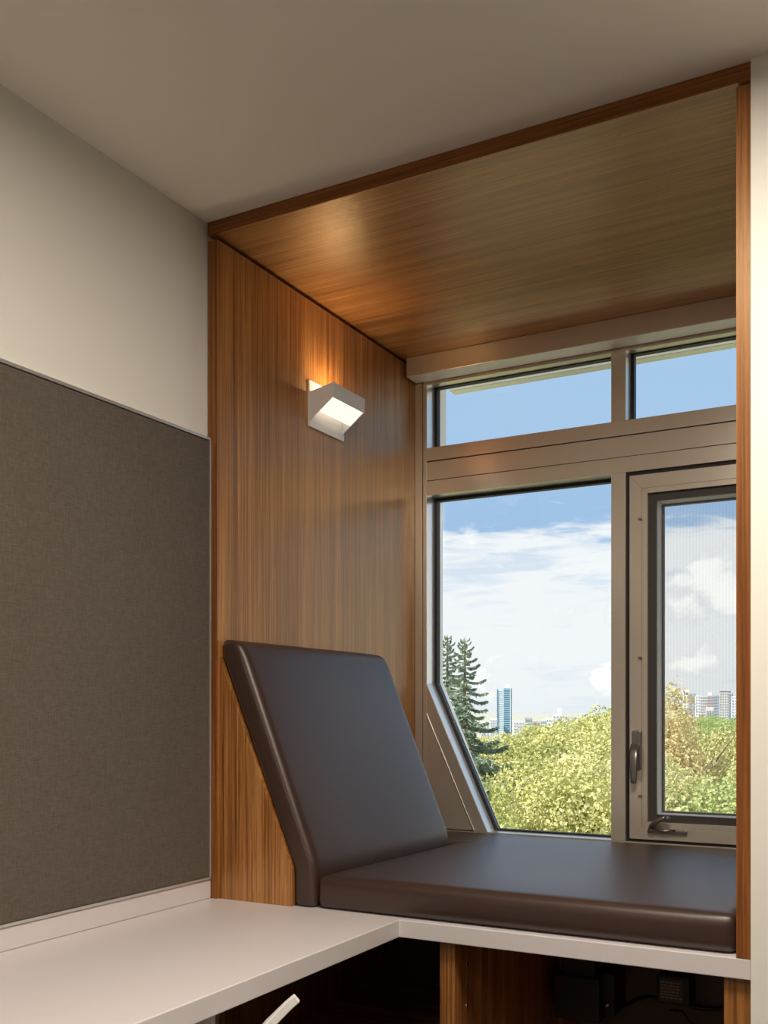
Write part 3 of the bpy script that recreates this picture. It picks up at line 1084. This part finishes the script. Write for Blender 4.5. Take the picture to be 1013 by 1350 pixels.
# ---- spruces
def bough_mesh(name, seed):
    """unit-length bough along +x, drooping then turning up, with hanging needle sprays"""
    rs = np.random.RandomState(seed)
    vs, fs = [], []

    def axis(u):
        return np.array([u, .02 * math.sin(5 * u), -.16 * math.sin(u * PI * .75) + .22 * max(0, u - .6) ** 1.5])
    bmq = bmesh.new()
    add_tube(bmq, [tuple(axis(u)) for u in np.linspace(0, .95, 7)], [.022, .02, .017, .013, .01, .007, .004], 5)

    def spray(c, d, ln, wd):
        d = d / np.linalg.norm(d)
        side = np.cross(d, rs.normal(size=3))
        side /= np.linalg.norm(side)
        q = [c, c + d * ln * .5 + side * wd, c + d * ln, c + d * ln * .5 - side * wd]
        bmq.faces.new([bmq.verts.new(tuple(p)) for p in q])
    for k in range(330):
        u = .08 + .92 * rs.rand() ** .8
        c = axis(u)
        wspan = .20 * (1.05 - u) + .03
        off = rs.uniform(-1, 1) * wspan
        c = c + np.array([0, off, -abs(off) * .35])
        d = np.array([.8, np.sign(off) * rs.uniform(.2, 1.0), rs.uniform(-.9, .35)])
        spray(c, d, rs.uniform(.10, .18), rs.uniform(.020, .034))
    me = bpy.data.meshes.new(name)
    bmq.to_mesh(me)
    bmq.free()
    me.materials.append(M['needle'])
    return me


BOUGH = [bough_mesh('bough', s) for s in range(4)]


def spruce(px, dist, top, label, seed, halfw):
    r = random.Random(seed)
    x, y = cam_ray(px, dist)
    h = top + CAM[2] - ZG
    t = empty('spruce', (x, y, ZG), label, 'tree', 'blue green spruces')
    tm = bpy.data.meshes.new('trunk')
    bm = add_tube(bmesh.new(), [(0, 0, -.2), (0, 0, h * .5), (0, 0, h - .25), (0, 0, h + .05)], [.28, .15, .03, .008], 8)
    bm.to_mesh(tm)
    bm.free()
    tm.materials.append(M['bark'])
    o = bpy.data.objects.new('trunk', tm)
    COL.objects.link(o)
    o.parent = t
    z = h - .10
    k = 0
    n = 0
    while z > h - 9.0 and n < 230:
        depth = h - z
        ln = min(.16 + depth * halfw, 3.2) * r.uniform(.82, 1.12)
        an = k * 2.399 + r.uniform(-.3, .3)
        o = bpy.data.objects.new('bough', BOUGH[n % 4])
        COL.objects.link(o)
        o.parent = t
        o.location = (0, 0, z)
        up = max(-.10, .75 - depth * .45) + r.uniform(-.08, .08)
        o.rotation_euler = (r.uniform(-.2, .2), -up, an)
        wsc = ln * (1.3 if ln < .7 else 1.0)
        o.scale = (ln, wsc, max(ln, .35))
        z -= (.036 + .014 * min(depth, 4)) * r.uniform(.8, 1.2)
        k += 1
        n += 1
    return t


spruce(590, 37, el(838, 37), 'left spruce with tip nearest the window jamb', 3, .30)
spruce(613, 34, el(842, 34), 'right spruce with long upturned boughs beside the glass tower', 5, .33)


# ---- far buildings
def building(name, pxl, pxr, pytop, dist, depth, mat, label, nfl=0, ncol=0, wmat='b_win', ww=.55, wh=.5, roof=None, zb=ZG, group='far city buildings'):
    """front face square to the line of sight"""
    mpp = dist / FPX
    pc = (pxl + pxr) / 2
    cx, cy = cam_ray(pc, dist)
    wd = (pxr - pxl) * mpp
    top = el(pytop, dist) + CAM[2]
    az = math.atan2(-(cx - CAM[0]), cy - CAM[1])
    h = top - zb
    t = empty(name, (cx, cy, zb), label, 'building', group)
    t.rotation_euler = (0, 0, az)

    def sub(nm, bm, m):
        me = bpy.data.meshes.new(nm)
        bmesh.ops.recalc_face_normals(bm, faces=bm.faces[:])
        bm.to_mesh(me)
        bm.free()
        me.materials.append(m)
        o = bpy.data.objects.new(nm, me)
        COL.objects.link(o)
        o.parent = t
        return o
    sub('wall', B((-wd / 2, wd / 2, 0, depth, 0, h)), M[mat])
    if roof:
        f0, f1, rh, rm = roof
        sub('roof_house', B((-wd / 2 + wd * f0, -wd / 2 + wd * f1, depth * .2, depth * .8, h, h + rh)), M[rm])
    if nfl:
        fh = (min(h, 34 * mpp + 0)) / nfl
        cwid = wd / ncol
        wm = bpy.data.meshes.new('window')
        bm = B((-cwid * ww / 2, cwid * ww / 2, -.35, .1, -fh * wh / 2, fh * wh / 2))
        bmesh.ops.recalc_face_normals(bm, faces=bm.faces[:])
        bm.to_mesh(wm)
        bm.free()
        wm.materials.append(M[wmat])
        for i in range(nfl):
            for j in range(ncol):
                o = bpy.data.objects.new('window', wm)
                COL.objects.link(o)
                o.parent = t
                o.location = (-wd / 2 + (j + .5) * cwid, 0, h - (i + .6) * fh)
    return t, sub, wd, h, mpp


# glass tower in the left pane: two slabs, floor bands, core
t, sub, wd, h, mp = building('glass_tower', 664.5, 675, 907.5, 450, 13, 'b_glass', 'tall blue green glass tower right of the spruces')
sub('core', B((-wd * .22, wd * .22, 3, 8, h, h + 1.8)), M['b_white'])
for i in range(24):
    z = h - .7 - i * .98
    sub('floor_slab', B((-wd / 2 - .15, wd / 2 + .15, -.25, 13, z - .11, z + .11)), M['b_glass2'])
sub('corner_fin', B((wd * .30, wd * .36, -.45, 0, 0, h)), M['b_white'])
t, sub, wd, h, mp = building('glass_tower', 655.5, 664, 908.5, 470, 12, 'b_glass2', 'pale slab tower joined to the left of the glass tower')
for i in range(24):
    z = h - .7 - i * 1.02
    sub('floor_slab', B((-wd / 2, wd / 2, -.22, 0, z - .15, z + .15)), M['b_white'])
sub('corner_fin', B((-wd * .5, -wd * .36, -.45, 0, 0, h)), M['b_glass'])
building('office_block', 646, 656, 948, 440, 12, 'b_white', 'pale low block between the spruces and the glass tower', 8, 3)
building('office_block', 677, 692, 951, 420, 12, 'b_white', 'whitish block right of the glass tower above the trees', 7, 4)
building('brick_tower', 702, 712, 951, 300, 8, 'b_pink', 'reddish tower rising out of the trees mid left pane', 8, 2)
building('white_tower', 729, 741, 942.5, 430, 12, 'b_white', 'slim white tower in the middle of the left pane', 8, 3, roof=(.55, .95, 3.0, 'b_white'))
building('office_block', 757, 779, 949, 415, 12, 'b_beige', 'long low block with a roof house near the mullion', 5, 7, roof=(.35, .7, 2.6, 'b_white'))
building('apartment_block', 893, 909, 912.5, 770, 18, 'b_white', 'white apartment block behind the sparse yellow tree', 9, 4, ww=.5, roof=(.4, .95, 2.0, 'b_white'))
building('apartment_block', 908, 918, 914, 735, 14, 'b_grey', 'dark grey apartment slab in the casement pane', 9, 2, ww=.6)
building('apartment_block', 917, 923.5, 917, 660, 14, 'b_white', 'narrow white apartment tower beside the dark grey slab', 9, 2, ww=.5)
building('apartment_block', 924, 933, 917.5, 690, 14, 'b_beige', 'beige gridded apartment block in the casement pane', 9, 4)
building('apartment_block', 933, 941, 917, 715, 14, 'b_pink', 'pinkish middle apartment block with a white roof house', 9, 3, roof=(.1, .7, 2.4, 'b_white'))
building('apartment_block', 941, 949, 916.5, 760, 14, 'b_grey', 'grey apartment block right of the pinkish block', 9, 3)
building('apartment_block', 949, 961, 913, 650, 14, 'b_beige', 'broad beige apartment tower under a dark flat roof', 10, 4, roof=(.05, 1.2, 1.1, 'b_dark'))
building('apartment_block', 961, 967, 914, 675, 14, 'b_grey', 'grey side wing of the broad beige tower', 10, 2)
building('apartment_block', 965, 980, 918, 620, 14, 'b_white', 'white apartment block at the casement pane right edge', 9, 4)
building('house', 931, 941, 932, 420, 10, 'b_beige', 'small cream building at the foot of the apartment blocks', 2, 3, zb=-6)
for px0, px1, py, dist, m, lab in (
        (634, 645, 952, 520, 'b_white', 'low pale block glimpsed between spruce boughs'),
        (692, 702, 946, 560, 'b_grey', 'low hazy block left of the reddish tower'),
        (712, 721, 949, 540, 'b_beige', 'low hazy block right of the reddish tower'),
        (720, 730, 947, 600, 'b_white', 'low white block left of the slim white tower'),
        (741, 749, 950, 520, 'b_beige', 'low cream block right of the slim white tower'),
        (748, 758, 946, 640, 'b_grey', 'low grey block left of the long low block'),
        (779, 792, 948, 600, 'b_white', 'low white block right of the long low block'),
        (791, 806, 945, 660, 'b_grey', 'low hazy block touching the mullion edge')):
    building('office_block', px0, px1, py, dist, 10, m, lab, 4, 3)
